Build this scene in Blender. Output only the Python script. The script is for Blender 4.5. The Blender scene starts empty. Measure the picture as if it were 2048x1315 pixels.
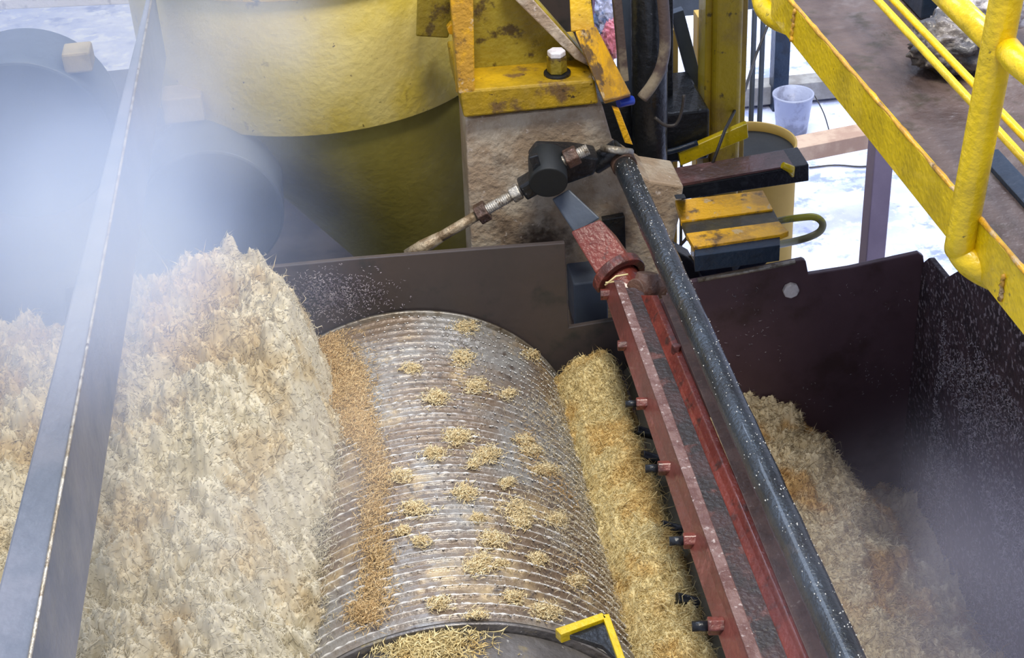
import bpy, bmesh, math, random
import numpy as np
from mathutils import Vector, Matrix, noise as mnoise

# ------------------------------------------------------------------ camera
FPX = 3183.0
def _n(v): return Vector(v).normalized()
_Z = _n((-300, 4850, 3183)); _Y = Vector((-524, 2057, -3183)); _Y = (_Y - _Z*_Y.dot(_Z)).normalized(); _X = _Y.cross(_Z)
RW = Matrix((_X, _Y, _Z))                    # camera -> world
CAM = Vector((0, 0, 5.0))
sc = bpy.context.scene
cd = bpy.data.cameras.new('camera'); cam = bpy.data.objects.new('camera', cd)
sc.collection.objects.link(cam); sc.camera = cam
cd.sensor_width = 36; cd.lens = FPX/2048*36; cd.clip_start = 0.05; cd.clip_end = 200
cam.matrix_world = Matrix.Translation(CAM) @ RW.to_4x4()
sc.view_settings.view_transform = 'Standard'
sc.view_settings.look = 'None'; sc.view_settings.gamma = 1; sc.view_settings.use_curve_mapping = False
sc.view_settings.exposure = 0.30
sc.cycles.max_bounces = 6; sc.cycles.volume_bounces = 2; sc.cycles.transparent_max_bounces = 16
sc.cycles.caustics_reflective = False; sc.cycles.caustics_refractive = False
sc.cycles.volume_step_rate = 1.5

# ------------------------------------------------------------------ world and lamps
w = bpy.data.worlds.new('world'); sc.world = w; w.use_nodes = True
bg = w.node_tree.nodes['Background']; bg.inputs[0].default_value = (0.72, 0.79, 1.0, 1); bg.inputs[1].default_value = 0.62
def area(name, loc, tgt, size, power, col, sy=None, spread=180):
    l = bpy.data.lights.new(name, 'AREA'); l.energy = power; l.color = col; l.size = size
    if sy: l.shape = 'RECTANGLE'; l.size_y = sy
    l.spread = math.radians(spread)
    o = bpy.data.objects.new(name, l); sc.collection.objects.link(o)
    o.location = loc; o.rotation_euler = (Vector(tgt)-Vector(loc)).to_track_quat('-Z', 'Y').to_euler(); return o
area('fill_light', (0.6, 2.2, 8.0), (0.6, 4.0, 2.2), 1.6, 240, (1.0, 0.93, 0.80))  # unseen overhead fill, added for highlights
area('fill_light', (-0.5, 7.0, 7.2), (0.0, 3.8, 2.2), 2.0, 80, (0.62, 0.76, 1.0))  # unseen back light added for the roller's bluish sheen
area('fill_light', (3.6, 4.0, 6.8), (1.0, 4.2, 2.2), 1.6, 130, (0.86, 0.88, 1.0))  # unseen fill added from the right
area('yard_daylight', (3.6, 11.6, 7.5), (3.4, 11.4, 0), 6.0, 330, (0.80, 0.86, 1.0), 8.0, 80)

# ------------------------------------------------------------------ projection helpers (real positions on real planes)
def ray(px, py): return RW @ Vector(((px-1024)/FPX, (657.5-py)/FPX, -1.0))
def PZ(px, py, z): d = ray(px, py); return CAM + d*((z-CAM.z)/d.z)
def PY(px, py, y): d = ray(px, py); return CAM + d*((y-CAM.y)/d.y)
def PX(px, py, x): d = ray(px, py); return CAM + d*((x-CAM.x)/d.x)
def PD(px, py, dist): d = ray(px, py); return CAM + d.normalized()*dist
V = Vector

# ------------------------------------------------------------------ mesh helpers
class MB:
    def __init__(s): s.v = []; s.f = []; s.sm = []
    def add(s, vs, fs, smooth=False):
        b = len(s.v); s.v += [tuple(x) for x in vs]; s.f += [tuple(b+i for i in f) for f in fs]; s.sm += [smooth]*len(fs); return s
    def loft(s, rings, smooth=False, caps=True, closed=True):
        n = len(rings[0]); vs = [p for r in rings for p in r]; fs = []
        for k in range(len(rings)-1):
            for i in range(n if closed else n-1):
                j = (i+1) % n; fs.append((k*n+i, k*n+j, (k+1)*n+j, (k+1)*n+i))
        s.add(vs, fs, smooth)
        if caps: s.add(rings[0], [tuple(range(n))[::-1]]); s.add(rings[-1], [tuple(range(n))])
        return s
    def ext(s, poly, vec): vec = V(vec); return s.loft([poly, [V(p)+vec for p in poly]])
    def box(s, a, b):
        (x0, y0, z0), (x1, y1, z1) = a, b
        return s.ext([(x0, y0, z0), (x1, y0, z0), (x1, y1, z0), (x0, y1, z0)], (0, 0, z1-z0))
    def bar(s, p0, p1, w, h, up=(0, 0, 1)):
        p0 = V(p0); p1 = V(p1); d = (p1-p0).normalized(); a = d.cross(V(up)).normalized(); b = a.cross(d)
        q = [a*w/2+b*h/2, -a*w/2+b*h/2, -a*w/2-b*h/2, a*w/2-b*h/2]
        return s.loft([[p0+x for x in q], [p1+x for x in q]])
    def cyl(s, p0, p1, r, n=24, r1=None, smooth=True):
        return s.tube([p0, p1], [r, r if r1 is None else r1], n, smooth)
    def tube(s, pts, r, n=16, smooth=True):
        pts = [V(p) for p in pts]; rs = r if isinstance(r, (list, tuple)) else [r]*len(pts); rings = []
        d0 = (pts[1]-pts[0]).normalized(); a = d0.orthogonal().normalized()
        for i, p in enumerate(pts):
            d = (pts[min(i+1, len(pts)-1)]-pts[max(i-1, 0)]).normalized()
            a = (a-d*a.dot(d)).normalized(); b = d.cross(a)
            rings.append([p+(a*math.cos(t)+b*math.sin(t))*rs[i] for t in [2*math.pi*k/n for k in range(n)]])
        s.loft(rings, smooth); return s
    def build(s, name, mat, parent=None, bevel=0.0, seg=2):
        me = bpy.data.meshes.new(name); me.from_pydata(s.v, [], s.f); me.update()
        me.polygons.foreach_set('use_smooth', s.sm)
        bm = bmesh.new(); bm.from_mesh(me); bmesh.ops.remove_doubles(bm, verts=bm.verts, dist=1e-6)
        bmesh.ops.recalc_face_normals(bm, faces=bm.faces); bm.to_mesh(me); bm.free()
        me.materials.append(mat); o = bpy.data.objects.new(name, me); sc.collection.objects.link(o)
        if parent: o.parent = parent; o.matrix_parent_inverse = Matrix.Translation(-parent.location)
        if bevel:
            m = o.modifiers.new('bevel', 'BEVEL'); m.width = bevel; m.segments = seg; m.limit_method = 'ANGLE'; m.angle_limit = 0.7
        return o
def smooth_path(pts, k=6):
    pts = [V(p) for p in pts]; out = []
    P = [pts[0]*2-pts[1]]+pts+[pts[-1]*2-pts[-2]]
    for i in range(1, len(P)-2):
        a, b, c, d = P[i-1:i+3]
        for j in range(k):
            t = j/k; out.append(0.5*((2*b)+(c-a)*t+(2*a-5*b+4*c-d)*t*t+(3*b-a-3*c+d)*t**3))
    return out+[pts[-1]]
def tag(o, label, cat, group=None, kind=None):
    o['label'] = label; o['category'] = cat
    if group: o['group'] = group
    if kind: o['kind'] = kind
    return o
def empty(name, loc, label, cat, group=None):
    o = bpy.data.objects.new(name, None); sc.collection.objects.link(o); o.location = loc; o.empty_display_size = 0.1
    return tag(o, label, cat, group)
def hexa(mb, c, axis, r, h, n=6, ph=0.0):
    axis = V(axis).normalized(); a = axis.orthogonal().normalized(); b = axis.cross(a); c = V(c)
    poly = [c+(a*math.cos(ph+2*math.pi*k/n)+b*math.sin(ph+2*math.pi*k/n))*r for k in range(n)]
    return mb.ext(poly, axis*h)

# ------------------------------------------------------------------ materials
def lin(r, g, b):
    f = lambda c: (c/255/12.92 if c/255 <= 0.04045 else ((c/255+0.055)/1.055)**2.4)
    return (f(r), f(g), f(b), 1)
def mat(name, layers, rough=0.5, metal=0.0, bump=0.3, bscale=60, coat=0.0, scale=1.0, rvar=0.15, spec=0.5):
    """layers: [base, (colour, noise scale, threshold, softness), ...]"""
    m = bpy.data.materials.new(name); m.use_nodes = True; nt = m.node_tree; N = nt.nodes; L = nt.links
    b = N['Principled BSDF']; tc = N.new('ShaderNodeTexCoord'); mp = N.new('ShaderNodeMapping')
    L.new(tc.outputs['Object'], mp.inputs['Vector']); mp.inputs['Scale'].default_value = (scale,)*3
    mp.inputs['Location'].default_value = (len(name)*0.7, len(layers)*1.3, 0.4)
    prev = None; col = N.new('ShaderNodeRGB'); col.outputs[0].default_value = layers[0]; prev = col.outputs[0]
    for i, ly in enumerate(layers[1:]):
        c, s, th, so = ly[:4]; det = ly[4] if len(ly) > 4 else 6
        nz = N.new('ShaderNodeTexNoise'); nz.inputs['Scale'].default_value = s; nz.inputs['Detail'].default_value = det; nz.inputs['Roughness'].default_value = 0.62
        mp2 = N.new('ShaderNodeMapping'); mp2.inputs['Location'].default_value = (i*3.7, i*1.9, i*5.1)
        L.new(mp.outputs[0], mp2.inputs['Vector']); L.new(mp2.outputs[0], nz.inputs['Vector'])
        rm = N.new('ShaderNodeMapRange'); rm.interpolation_type = 'SMOOTHSTEP'
        rm.inputs['From Min'].default_value = th-so; rm.inputs['From Max'].default_value = th+so
        L.new(nz.outputs['Fac'], rm.inputs['Value'])
        mx = N.new('ShaderNodeMix'); mx.data_type = 'RGBA'; L.new(rm.outputs[0], mx.inputs['Factor'])
        L.new(prev, mx.inputs['A']); mx.inputs['B'].default_value = c; prev = mx.outputs['Result']
    L.new(prev, b.inputs['Base Color'])
    nb = N.new('ShaderNodeTexNoise'); nb.inputs['Scale'].default_value = bscale; nb.inputs['Detail'].default_value = 8
    L.new(mp.outputs[0], nb.inputs['Vector'])
    bp = N.new('ShaderNodeBump'); bp.inputs['Strength'].default_value = bump; bp.inputs['Distance'].default_value = 0.01
    L.new(nb.outputs['Fac'], bp.inputs['Height']); L.new(bp.outputs[0], b.inputs['Normal'])
    rr = N.new('ShaderNodeMapRange'); rr.inputs['To Min'].default_value = max(rough-rvar, 0.03); rr.inputs['To Max'].default_value = min(rough+rvar, 1)
    nr = N.new('ShaderNodeTexNoise'); nr.inputs['Scale'].default_value = bscale/4; L.new(mp.outputs[0], nr.inputs['Vector'])
    L.new(nr.outputs['Fac'], rr.inputs['Value']); L.new(rr.outputs[0], b.inputs['Roughness'])
    b.inputs['Metallic'].default_value = metal; b.inputs['Coat Weight'].default_value = coat; b.inputs['Specular IOR Level'].default_value = spec
    return m
Y_RAIL = mat('rail yellow paint', [lin(234, 200, 8), (lin(205, 175, 8), 9, .55, .12), (lin(120, 105, 20), 45, .68, .04)], .35, 0, .35, 70, .3)
Y_BRIGHT = mat('machine yellow paint', [lin(222, 178, 20), (lin(190, 150, 40), 5, .5, .12), (lin(90, 66, 20), 12, .62, .05), (lin(60, 42, 18), 40, .66, .04)], .45, 0, .5, 50, .2)
Y_FOOT = mat('foot yellow paint', [lin(196, 158, 20), (lin(160, 130, 26), 5, .5, .12), (lin(110, 84, 50), 9, .6, .06), (lin(64, 48, 22), 30, .66, .04)], .4, 0, .5, 50, .3)
Y_DRUM = mat('faded drum yellow paint', [lin(220, 202, 122), (lin(204, 180, 70), 3, .5, .15), (lin(120, 96, 40), 8, .66, .05), (lin(90, 70, 30), 30, .7, .03)], .5, 0, .4, 40, .1)
Y_OLIVE = mat('grimy olive yellow paint', [lin(158, 142, 40), (lin(130, 112, 24), 5, .5, .12), (lin(78, 62, 22), 14, .58, .06)], .5, 0, .5, 50, .1)
Y_DARK = mat('dirty cone yellow paint', [lin(158, 146, 70), (lin(136, 124, 48), 3, .5, .15)], .55, 0, .3, 40)  # darkened yellow: the cone's shade below the drum is in the colour
Y_WORN = mat('worn amber paint', [lin(230, 172, 14), (lin(188, 140, 36), 7, .5, .06), (lin(104, 78, 40), 12, .59, .05), (lin(198, 168, 118), 18, .62, .03)], .4, 0, .6, 60, .3)
BEIGE = mat('pale grimy primer', [lin(200, 186, 166), (lin(172, 150, 126), 6, .5, .1), (lin(84, 70, 58), 5, .6, .08), (lin(215, 200, 185), 40, .66, .04)], .5, 0, .8, 45, .1)
CREAM = mat('cream tank paint', [lin(214, 178, 92), (lin(196, 160, 80), 3, .5, .2)], .45, 0, .1, 30)
COLUMN = mat('column yellow paint', [lin(205, 175, 30), (lin(168, 140, 62), 3, .48, .1), (lin(110, 92, 40), 22, .66, .05)], .45, 0, .3, 50, .1)
DARKW = mat('wet dark trough steel', [lin(74, 68, 67), (lin(84, 74, 72), 2, .5, .2), (lin(54, 56, 56), 6, .6, .1)], .38, 0.1, .15, 25)
MAROON = mat('wet maroon trough steel', [lin(88, 68, 76), (lin(102, 80, 90), 2, .5, .2), (lin(76, 58, 62), 5, .6, .1), (lin(150, 140, 150), 70, .78, .02)], .36, 0.05, .15, 25)
MAROON2 = mat('crusted maroon side steel', [lin(76, 62, 70), (lin(58, 50, 58), 8, .5, .1), (lin(150, 142, 152), 55, .58, .04)], .5, 0.05, .6, 60)
BLACK = mat('greasy black steel', [lin(30, 33, 38), (lin(48, 52, 58), 10, .6, .08), (lin(90, 92, 98), 60, .72, .03)], .32, 0.2, .4, 60, .2)
BLACKC = mat('black rubber cap', [lin(28, 32, 35)], .6, 0, .1, 60)
NAVY = mat('dark blue painted steel', [lin(30, 46, 66), (lin(22, 34, 50), 8, .55, .08)], .4, 0.1, .3, 50)
SLATE = mat('slate grey steel', [lin(88, 98, 114), (lin(64, 74, 88), 3, .5, .2)], .45, 0.1, .2, 30)
CHUTE = mat('dull grey beam paint', [lin(128, 132, 146), (lin(104, 112, 128), 3, .5, .15), (lin(140, 145, 158), 50, .74, .03)], .4, 0.1, .2, 40)
RED = mat('wet red oxide paint', [lin(142, 66, 54), (lin(120, 54, 44), 7, .5, .08), (lin(84, 52, 46), 15, .62, .06), (lin(190, 150, 140), 120, .74, .02)], .3, 0, .5, 60, .5)
REDF = mat('red oxide flange face', [lin(132, 72, 64), (lin(112, 64, 56), 5, .5, .12), (lin(150, 92, 84), 12, .66, .05)], .35, 0, .3, 50, .3)
REDDULL = mat('scuffed pink grey edge', [lin(138, 108, 102), (lin(112, 78, 72), 14, .52, .08), (lin(196, 180, 176), 60, .62, .05)], .4, 0, .6, 70, .2)
SOOT = mat('wet sooty channel floor', [lin(82, 66, 66), (lin(62, 58, 58), 8, .5, .1), (lin(118, 80, 74), 16, .62, .06), (lin(200, 190, 186), 130, .74, .02)], .3, 0, .7, 70, .5)
BROWN = mat('brown weathered bar', [lin(128, 98, 84), (lin(104, 78, 66), 12, .5, .08), (lin(164, 140, 124), 50, .66, .04)], .45, 0, .6, 60, .2)
PIPE = mat('wet dark steel pipe', [lin(66, 74, 82), (lin(52, 56, 60), 5, .5, .12), (lin(104, 92, 82), 6, .64, .06), (lin(200, 206, 210), 150, .74, .02)], .26, 0.55, .55, 90, .4, spec=.8)
STEEL = mat('bare worn steel', [lin(190, 186, 178), (lin(150, 140, 124), 18, .5, .1), (lin(100, 84, 66), 30, .62, .06)], .38, .5, .5, 70)
RODM = mat('dusty tie rod steel', [lin(170, 154, 128), (lin(128, 108, 82), 18, .5, .1)], .45, .3, .5, 70)
RUSTN = mat('rusty brown nut', [lin(98, 74, 62), (lin(70, 54, 46), 20, .5, .1), (lin(140, 112, 110), 50, .66, .04)], .45, .2, .6, 70)
WHITEN = mat('pale painted nut', [lin(222, 220, 226), (lin(180, 176, 180), 20, .6, .06)], .4, 0, .4, 60)
DECK = mat('muddy walkway deck', [lin(96, 82, 78), (lin(74, 60, 56), 4, .5, .1), (lin(120, 112, 112), 3, .6, .07), (lin(66, 58, 46), 12, .6, .08), (lin(210, 200, 180), 90, .76, .015)], .38, 0, .6, 40, .2)
WFLOOR = mat('wet pale concrete floor', [lin(214, 219, 240), (lin(190, 198, 230), 2.2, .5, .1), (lin(150, 160, 200), 5, .58, .06), (lin(228, 232, 244), 9, .56, .05)], .3, 0, 1.0, 9)
WOOD = mat('pale timber beam', [lin(150, 148, 144), (lin(124, 120, 116), 6, .5, .12)], .6, 0, .3, 40)
PURP = mat('dull mauve post paint', [lin(200, 180, 200), (lin(180, 160, 182), 3, .5, .15)], .5, 0, .1, 40)
GREYP = mat('grey smooth guard steel', [lin(132, 128, 126), (lin(112, 108, 106), 8, .5, .1), (lin(176, 160, 116), 6, .64, .05), (lin(210, 206, 200), 60, .68, .03)], .3, .3, .5, 50, .3)
HOSE = mat('dusty rubber hose', [lin(92, 78, 74), (lin(150, 138, 118), 4, .55, .06)], .5, 0, .3, 60)
HOSEY = mat('yellow striped hose', [lin(150, 148, 110), (lin(205, 200, 70), 9, .55, .05)], .4, 0, .1, 60, .2)
WHITEP = mat('translucent crumpled plastic', [lin(190, 196, 232), (lin(120, 140, 190), 20, .55, .06)], .3, 0, .8, 40, .3)
PINKP = mat('faded pink plastic', [lin(205, 120, 140), (lin(226, 160, 180), 20, .55, .06)], .35, 0, .8, 40, .2)
BLUEP = mat('blue plastic cap', [lin(30, 60, 170)], .35, 0, .1, 40, .3)
BRICKP = mat('mauve brick wall', [lin(150, 130, 160), (lin(120, 100, 130), 12, .5, .05)], .7, 0, .5, 40)
BUCKET = mat('dirty white bucket plastic', [lin(150, 154, 172), (lin(116, 118, 134), 8, .55, .08)], .35, 0, .2, 40)
BAGM = mat('dirty grey sack', [lin(112, 106, 104), (lin(60, 60, 66), 14, .5, .08), (lin(176, 168, 156), 26, .64, .04)], .5, 0, .9, 40, .2)
TANB = mat('dusty beige sheet', [lin(164, 152, 122), (lin(140, 130, 104), 8, .5, .15)], .6)
CABLE = mat('dark cable', [lin(60, 56, 54)], .5)

def fibre_mat(name, cols, warm=None, wscale=2.2, wth=.55):
    m = bpy.data.materials.new(name); m.use_nodes = True; nt = m.node_tree; N = nt.nodes; L = nt.links; b = N['Principled BSDF']
    g = N.new('ShaderNodeNewGeometry'); cr = N.new('ShaderNodeValToRGB'); e = cr.color_ramp.elements
    e[0].position = 0; e[0].color = cols[0]; e[1].position = 1; e[1].color = cols[-1]
    for i, c in enumerate(cols[1:-1]): x = e.new((i+1)/(len(cols)-1)); x.color = c
    tc = N.new('ShaderNodeTexCoord'); nz = N.new('ShaderNodeTexNoise'); nz.inputs['Scale'].default_value = 30; nz.inputs['Detail'].default_value = 6
    L.new(tc.outputs['Object'], nz.inputs['Vector'])
    mx0 = N.new('ShaderNodeMath'); mx0.operation = 'MULTIPLY_ADD'; mx0.inputs[1].default_value = 0.6
    L.new(g.outputs['Random Per Island'], mx0.inputs[0]); 
    mm = N.new('ShaderNodeMath'); mm.operation = 'MULTIPLY'; mm.inputs[1].default_value = 0.45; L.new(nz.outputs['Fac'], mm.inputs[0])
    L.new(mm.outputs[0], mx0.inputs[2]); L.new(mx0.outputs[0], cr.inputs[0]); out = cr.outputs[0]
    if warm:
        n2 = N.new('ShaderNodeTexNoise'); n2.inputs['Scale'].default_value = wscale; n2.inputs['Detail'].default_value = 3; L.new(tc.outputs['Object'], n2.inputs['Vector'])
        rm = N.new('ShaderNodeMapRange'); rm.interpolation_type = 'SMOOTHSTEP'; rm.inputs['From Min'].default_value = wth-.07; rm.inputs['From Max'].default_value = wth+.07
        L.new(n2.outputs['Fac'], rm.inputs['Value']); mx = N.new('ShaderNodeMix'); mx.data_type = 'RGBA'; mx.blend_type = 'MULTIPLY'
        L.new(rm.outputs[0], mx.inputs['Factor']); L.new(out, mx.inputs['A']); mx.inputs['B'].default_value = warm; out = mx.outputs['Result']
    L.new(out, b.inputs['Base Color']); b.inputs['Roughness'].default_value = 0.6; b.inputs['Specular IOR Level'].default_value = 0.35
    return m
F_PALE = fibre_mat('pale bagasse fibre', [lin(140, 128, 104), lin(192, 182, 156), lin(216, 208, 184), lin(238, 232, 210)], lin(242, 230, 208), 5, .56)
F_GOLD = fibre_mat('golden bagasse fibre', [lin(160, 132, 82), lin(222, 200, 140), lin(240, 222, 166), lin(252, 240, 196)], lin(250, 236, 212), 6, .52)
F_WARM = fibre_mat('mixed bagasse fibre', [lin(130, 108, 80), lin(204, 186, 152), lin(228, 214, 182), lin(242, 232, 208)], lin(240, 212, 168), 4, .57)
F_TUFT = fibre_mat('pale yellow tuft fibre', [lin(190, 158, 104), lin(240, 214, 160), lin(252, 236, 190), lin(255, 246, 216)])
F_ORANGE = fibre_mat('soaked orange bagasse fibre', [lin(150, 112, 70), lin(210, 174, 118), lin(230, 200, 146), lin(240, 220, 176)])

# ------------------------------------------------------------------ large structure
FLOOR = MB().box((-9, -3, -0.2), (12, 24, 0)).build('floor', WFLOOR); FLOOR['kind'] = 'structure'
wb = MB().box((-9, 23.6, -0.1), (12, 24, 5)).build('wall_back', BRICKP); wb['kind'] = 'structure'
YW = 4.42                                        # plane of the trough end wall
def plate(pts, y, th): return MB().ext([PY(a, b, y) for a, b in pts], (0, th, 0))
lw = [(455, 545), (560, 533), (700, 519), (940, 500), (1130, 486), (1138, 655), (1225, 640), (1300, 626), (1290, 760), (1290, 1040), (455, 1040)]
o = plate(lw, YW+.003, .02).build('trough_end_plate', DARKW, None, .003); tag(o, 'dark brown steel plate behind the far end of the grooved roller', 'steel plate')
o = plate([(130, 575), (452, 545), (452, 1040), (130, 1040)], YW+.0, .02).build('trough_end_plate', DARKW, None, .003); tag(o, 'dark steel plate lost in steam behind the pale fibre heap', 'steel plate')
rw = [(1268, 700), (1296, 626), (1372, 566), (1400, 560), (1500, 541), (1606, 519), (1612, 522), (1617, 549), (1700, 536), (1838, 506), (1847, 512), (1905, 1050), (1262, 1050)]
t = empty('trough_back_plate', PY(1600, 800, YW), 'wide maroon steel plate with a stepped top edge and one pale nut', 'steel plate')
plate(rw, YW, .022).build('plate', MAROON, t, .003)
hexa(MB(), PY(1580, 577, YW), (0, -1, 0), .0285, .02, 8).build('nut', WHITEN, t, .004)['label'] = 'pale white nut'
MB().tube([PY(1396, 560, YW-.012), PY(1500, 541, YW-.012), PY(1590, 523, YW-.012)], .008, 8).build('edge_bead', STEEL, t)
XC = PY(1846, 512, YW).x
side = empty('trough_side_plate', (XC, 3, 1.5), 'speckled dark side plate right of the maroon plate, under the walkway', 'steel plate')
zt = PY(1850, 510, YW).z
MB().ext([(XC, YW, .6), (XC, YW, zt-.03), (XC, YW-.05, zt+.02), (XC, YW-.2, zt+.03), PX(1935, 530, XC), PX(2048, 655, XC), (XC, .8, PX(2048, 655, XC).z), (XC, .8, .6)], (.02, 0, 0)).build('plate', MAROON2, side, .003)

# ------------------------------------------------------------------ grooved roller
RX, RZ, RR, RY0, RY1 = 0.082, 1.629, 0.582, 2.955, 4.405
PITCH = 0.0362
def roller_mesh():
    ny = int((RY1-RY0)/PITCH)*8; th = list(np.radians(np.arange(-98, 98, 0.45)))+list(np.radians(np.arange(98, 262, 6.0)))
    th = np.array(th); ys = np.linspace(RY0, RY1, ny+1)
    Yg, T = np.meshgrid(ys, th, indexing='ij'); ring = (Yg-RY0)/PITCH; ph = ring % 1.0
    crest = np.exp(-((ph-.5)/.085)**2)
    rid = np.floor(ring); rs = np.sin(rid*12.9898)*43758.5453; rs = rs-np.floor(rs)
    tooth = 0.5+0.5*np.sin(T/math.radians(2.9)*2*math.pi*(1)+rs*6.28)
    j = np.sin(rid*7.1+T*9)*.5+.5
    tooth = .5+.25*np.sin(T/math.radians(3.1)*2*math.pi+rs*6.28)+.25*np.sin(T/math.radians(4.7)*2*math.pi+rs*17+np.sin(T*13))
    r = RR-.011+crest*(.0090+.0050*tooth*(.4+.6*j))
    r = np.where((T < -1.72) | (T > 1.72), RR-.011, r)
    x = RX+r*np.sin(T); z = RZ+r*np.cos(T)
    v = np.stack([x, Yg, z], -1).reshape(-1, 3); n = len(th); m = len(ys)
    i = np.arange((m-1)*n); a = i//n; bb = i % n; c = (bb+1) % n
    f = np.stack([a*n+bb, a*n+c, (a+1)*n+c, (a+1)*n+bb], 1)
    me = bpy.data.meshes.new('grooved_shell'); me.vertices.add(len(v)); me.vertices.foreach_set('co', v.ravel())
    me.loops.add(f.size); me.loops.foreach_set('vertex_index', f.ravel().astype(np.int32)); me.polygons.add(len(f))
    me.polygons.foreach_set('loop_start', (np.arange(len(f))*4).astype(np.int32)); me.polygons.foreach_set('loop_total', np.full(len(f), 4, np.int32))
    me.update(calc_edges=True); me.polygons.foreach_set('use_smooth', [True]*len(f)); return me
def roller_mat():
    m = mat('wet grooved roller steel', [lin(150, 148, 144), (lin(126, 108, 90), 2.2, .52, .1), (lin(186, 164, 126), 5, .61, .08), (lin(98, 88, 80), 22, .62, .08)], .26, .12, .5, 70, .3)
    nt = m.node_tree; N = nt.nodes; L = nt.links; b = N['Principled BSDF']; src = b.inputs['Base Color'].links[0].from_socket
    tc = N.new('ShaderNodeTexCoord'); sub = N.new('ShaderNodeVectorMath'); sub.operation = 'SUBTRACT'; sub.inputs[1].default_value = (RX, 0, RZ)
    mul = N.new('ShaderNodeVectorMath'); mul.operation = 'MULTIPLY'; mul.inputs[1].default_value = (1, 0, 1); ln = N.new('ShaderNodeVectorMath'); ln.operation = 'LENGTH'
    L.new(tc.outputs['Object'], sub.inputs[0]); L.new(sub.outputs[0], mul.inputs[0]); L.new(mul.outputs[0], ln.inputs[0])
    rm = N.new('ShaderNodeMapRange'); rm.inputs['From Min'].default_value = RR-.0040; rm.inputs['From Max'].default_value = RR+.0008; L.new(ln.outputs['Value'], rm.inputs['Value'])
    mx = N.new('ShaderNodeMix'); mx.data_type = 'RGBA'; L.new(rm.outputs[0], mx.inputs['Factor']); L.new(src, mx.inputs['A']); mx.inputs['B'].default_value = lin(255, 252, 246)  # near-white crests by radius: worn metal, with highlight sparkle painted in
    L.new(mx.outputs['Result'], b.inputs['Base Color']); return m
rol = empty('grooved_roller', (RX, 3.68, RZ), 'large wet steel roller with fine toothed grooves, centre of the machine', 'mill roller')
def pin(o, parent): o.parent = parent; o.matrix_parent_inverse = Matrix.Translation(-parent.location); return o
sh = bpy.data.objects.new('grooved_shell', roller_mesh()); sc.collection.objects.link(sh); sh.data.materials.append(roller_mat()); pin(sh, rol)
MB().cyl((RX, RY1-.002, RZ), (RX, RY1+.010, RZ), RR+.003, 128).build('end_ring', STEEL, rol)
MB().cyl((RX, RY0-.012, RZ), (RX, RY0+.002, RZ), RR-.012, 128).build('end_ring', GREYP, rol)
g = MB().cyl((RX, 2.15, RZ), (RX, RY0-.014, RZ), RR-.032, 128).build('smooth_roller_collar', GREYP, None, .006); tag(g, 'smooth grey round collar against the near end of the grooved roller', 'roller collar')

# ------------------------------------------------------------------ bagasse heaps
rng = np.random.default_rng(5)
def fbm(x, y, sc_, seed=0.0, oct=4):
    return np.array([sum(mnoise.noise(V((a*sc_*2**k+seed, b*sc_*2**k, seed*.7+k)))/2**k for k in range(oct)) for a, b in zip(np.ravel(x), np.ravel(y))]).reshape(np.shape(x))
def fibres(pts, nrm, flow, ln, wd, spread=.6, lift=.35):
    """needle-like strands, one small closed sliver each; numpy arrays"""
    n = len(pts); d = flow+rng.normal(0, spread, (n, 3)); d -= nrm*(np.sum(d*nrm, 1)[:, None]); d += nrm*rng.uniform(-.1, lift, (n, 1))*np.linalg.norm(d, axis=1)[:, None]
    d /= np.linalg.norm(d, axis=1)[:, None]; a = np.cross(d, nrm+rng.normal(0, .3, (n, 3))); a /= np.linalg.norm(a, axis=1)[:, None]+1e-9; b = np.cross(d, a)
    L = (ln*rng.uniform(.35, 1.5, n))[:, None]; W = (wd*rng.uniform(.5, 1.6, n))[:, None]
    bend = (b*rng.normal(0, .18, (n, 1))+a*rng.normal(0, .12, (n, 1)))*L
    vs = []
    for s, k in ((0, .6), (.5, 1.0)):
        c = pts+d*L*(s-.25)+bend*(1 if s == .5 else 0)
        for t in (0, 2.1, 4.2): vs.append(c+(a*math.cos(t)+b*math.sin(t)*.6)*W*k)
    vs.append(pts+d*L*.75)
    v = np.stack(vs, 1).reshape(-1, 3)
    F4 = np.array([[0, 1, 4, 3], [1, 2, 5, 4], [2, 0, 3, 5]]); F3 = np.array([[3, 4, 6], [4, 5, 6], [5, 3, 6], [0, 2, 1]])
    base = (np.arange(n)*7)[:, None, None]
    return v, (F4[None]+base).reshape(-1, 4), (F3[None]+base).reshape(-1, 3)
def np_mesh(name, chunks):
    V_, Q, T = [], [], []; off = 0
    for v, q, t in chunks:
        V_.append(v); Q.append(q+off); T.append(t+off if len(t) else np.zeros((0, 3), int)); off += len(v)
    v = np.concatenate(V_); q = np.concatenate(Q); t = np.concatenate(T); me = bpy.data.meshes.new(name)
    me.vertices.add(len(v)); me.vertices.foreach_set('co', v.ravel())
    li = np.concatenate([q.ravel(), t.ravel()]).astype(np.int32); me.loops.add(len(li)); me.loops.foreach_set('vertex_index', li)
    nq, nt_ = len(q), len(t); me.polygons.add(nq+nt_)
    me.polygons.foreach_set('loop_start', np.concatenate([np.arange(nq)*4, nq*4+np.arange(nt_)*3]).astype(np.int32))
    me.polygons.foreach_set('loop_total', np.concatenate([np.full(nq, 4), np.full(nt_, 3)]).astype(np.int32)); me.update(calc_edges=True); return me
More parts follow.
